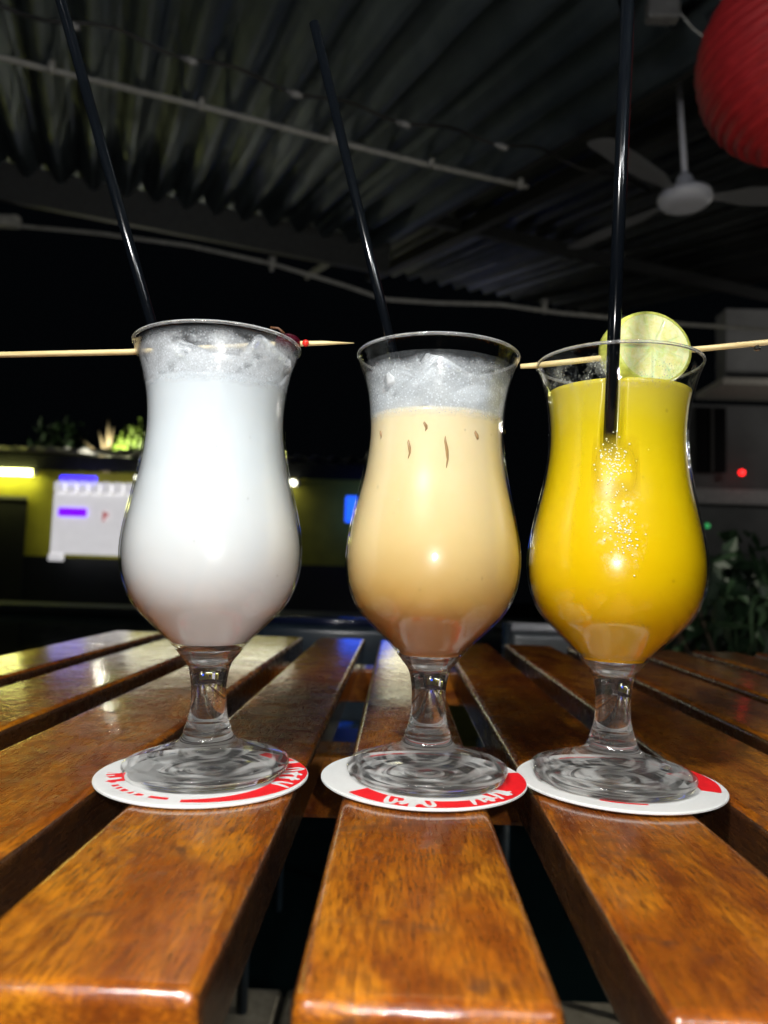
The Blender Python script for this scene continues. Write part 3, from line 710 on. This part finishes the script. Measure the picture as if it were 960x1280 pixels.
for v in bm.verts:
    v.co.x *= 1.15; v.co.z *= .82
bm_obj("flesh", bm, plain("cherry_red", (.045, .002, .008), .15, coat=.8), ch, True)
bm = bmesh.new(); bmesh.ops.create_uvsphere(bm, u_segments=12, v_segments=8, radius=.0018)
bm_obj("torn_skin", bm, plain("cherry_bright", (.75, .02, .01), .2, coat=.8), ch, True, loc=(.0092, -.0015, -.0002))
bm = bmesh.new(); add_tube(bm, [(-.002, 0, .005), (-.005, 0, .0075), (-.009, 0, .0078)], .0006, 6); bm_obj("stalk", bm, plain("cherry_stalk", (.12, .05, .02), .5), ch, True)
# lime: thick slice
lm = empty("lime_slice", (.1200, .3650, .2098), (radians(90 - 4), radians(14), radians(14)), label="thick pale green lime slice on the skewer over the orange drink", cat="lime slice"); lm.scale = (1.02, .98, 1.7)
def lime_pts(r, n=48): return [(r * (1 + .05 * sin(2 * a + .8) + .02 * sin(3 * a)) * cos(a) * 1.02, r * (1 + .05 * sin(2 * a + .8)) * sin(a)) for a in [2 * pi * i / n for i in range(n)]]
bm = bmesh.new(); rows = []
for r, z in ((.0182, .0047), (.0196, .0045), (.0203, .002), (.0203, -.002), (.0196, -.0045), (.0182, -.0047)):
    rows.append([bm.verts.new((x, y, z)) for x, y in lime_pts(r)])
for A, B in zip(rows, rows[1:]):
    for k in range(48): bm.faces.new((A[k], A[(k + 1) % 48], B[(k + 1) % 48], B[k]))
bm_obj("peel", bm, plain("lime_peel", (.62, .66, .13), .35, coat=.3, scale=300), lm, True)
t = NT("lime_flesh"); v = t.coord(); f = t.noise(v, 260, 4, .6, .6); f2 = t.noise(v, 90, 3)
LF = t.surf(t.pr(Base_Color=t.mix(t.g(f, .35, .65), (.74, .72, .28), (.86, .83, .48)), Roughness=.2, Subsurface_Weight=.5, Subsurface_Scale=.004, Normal=t.bump(f, .5, .0008), Coat_Weight=.5))
bm = bmesh.new()
for z in (.0046, -.0046):
    bm.faces.new([bm.verts.new((x, y, z)) for x, y in lime_pts(.01815)])
bm_obj("pith", bm, LF, lm)
for s in range(9):
    bm = bmesh.new(); a0 = 2 * pi * s / 9 + .014; a1 = 2 * pi * (s + 1) / 9 - .014
    q = [(.0022 * cos((a0 + a1) / 2), .0022 * sin((a0 + a1) / 2))] + [(.0162 * cos(a0 + (a1 - a0) * i / 6), .0162 * sin(a0 + (a1 - a0) * i / 6)) for i in range(7)]
    for z0, z1 in ((.0046, .00466), (-.0046, -.00466)):
        A = [bm.verts.new((x, y, z0)) for x, y in q]; cx = sum(p[0] for p in q) / 8; cy = sum(p[1] for p in q) / 8
        B = [bm.verts.new((cx + (x - cx) * .92, cy + (y - cy) * .92, z1)) for x, y in q]
        for k in range(8): bm.faces.new((A[k], A[(k + 1) % 8], B[(k + 1) % 8], B[k]))
        bm.faces.new(B)
    bm_obj("segment", bm, LF, lm)

bl = empty("added_low_lamp", (1.75, .95, FL), label="low added lamp out of view right of the table, brightening the paving", cat="lamp")  # added lamp outside the view, lights the paving beneath the planks
tube("post", [(0, 0, 0), (0, 0, .28)], .03, PIPED, bl)
bm = bmesh.new(); lathe(bm, [(.03, .40), (.06, .39), (.06, .41), (0, .42)], 20); bm_obj("cap", bm, PIPED, bl, True)
tube("rod", [(.028, 0, .28), (.028, 0, .39)], .004, PIPED, bl, n=6)
ld = bpy.data.lights.new("bulb_light", 'POINT'); ld.energy = 60; ld.color = (1, .94, .8); ld.shadow_soft_size = .03
lo = bpy.data.objects.new("bulb_light", ld); COL.objects.link(lo); lo.parent = bl; lo.location = (0, 0, .345)
# ------------------------------------------------------------------ the lamps that light the table (outside the frame, over the photographer)
def pendant(loc, power, col, label, rad):
    e = empty("pendant_lamp", loc, label=label, cat="pendant lamp", group="pendant lamps over the table")
    bm = bmesh.new(); lathe(bm, [(.022, .13), (.03, .128), (.040, .105), (.048, .075), (.046, .075), (.038, .103), (.028, .124), (.022, .126)], 32, True)
    bm_obj("shade", bm, plain("lamp_shade_%d" % int(power), (.35, .35, .33), .4), e, True)
    bm = bmesh.new(); add_tube(bm, [(0, 0, .06), (0, 0, .13)], .014, 12); bm_obj("socket", bm, PIPED, e, True)
    tube("cord", [(0, 0, .13), (0, 0, .5)], .003, PIPED, e, n=6)
    ld = bpy.data.lights.new("bulb_light", 'POINT'); ld.energy = power; ld.color = col; ld.shadow_soft_size = rad
    lo = bpy.data.objects.new("bulb_light", ld); COL.objects.link(lo); lo.parent = e
    ld.cycles.is_caustics_light = True
pendant(KEY_POS, KEY_POWER, (1., .97, .93), "bright pendant lamp above and left of the camera", .03)
pendant(FILL_POS, FILL_POWER, (.93, .96, 1.), "weaker pendant lamp above and right of the camera", .025)
st = empty("tube_light", (.05, -.55, .95), label="fluorescent tube hanging behind the viewpoint", cat="tube light")
tube("tube", [(-.7, 0, 0), (.7, 0, 0)], .008, emit("tube_glow_cool", (.96, .98, 1.), 90), st)
for x in (-.6, .6): tube("wire", [(x, 0, .012), (x, 0, .55)], .002, PIPED, st, n=6)
ph_ = empty("phone", (0, -.008, .0975), label="dark phone held at the viewpoint with its flash lit", cat="phone")
box("body", (-.035, -.008, -.115), (.035, .0, .035), plain("phone_body", (.02, .02, .02), .3), ph_, bevel=.004)
box("flash_window", (.011, .0004, .013), (.019, .0014, .021), plain("flash_frame", (.7, .7, .65), .3), ph_)
ld = bpy.data.lights.new("flash_light", 'POINT'); ld.energy = FLASH_POWER; ld.color = (1., .97, .92); ld.shadow_soft_size = .0025
lo = bpy.data.objects.new("flash_light", ld); COL.objects.link(lo); lo.parent = ph_; lo.location = (.015, .006, .017)
for o in bpy.data.objects:
    if o.name.startswith('stem') and o.parent and o.parent.name.startswith('cocktail'): o.cycles.is_caustics_caster = True
    if o.parent and (o.parent.name.startswith('coaster') or o.parent.name.startswith('slatted')): o.cycles.is_caustics_receiver = True
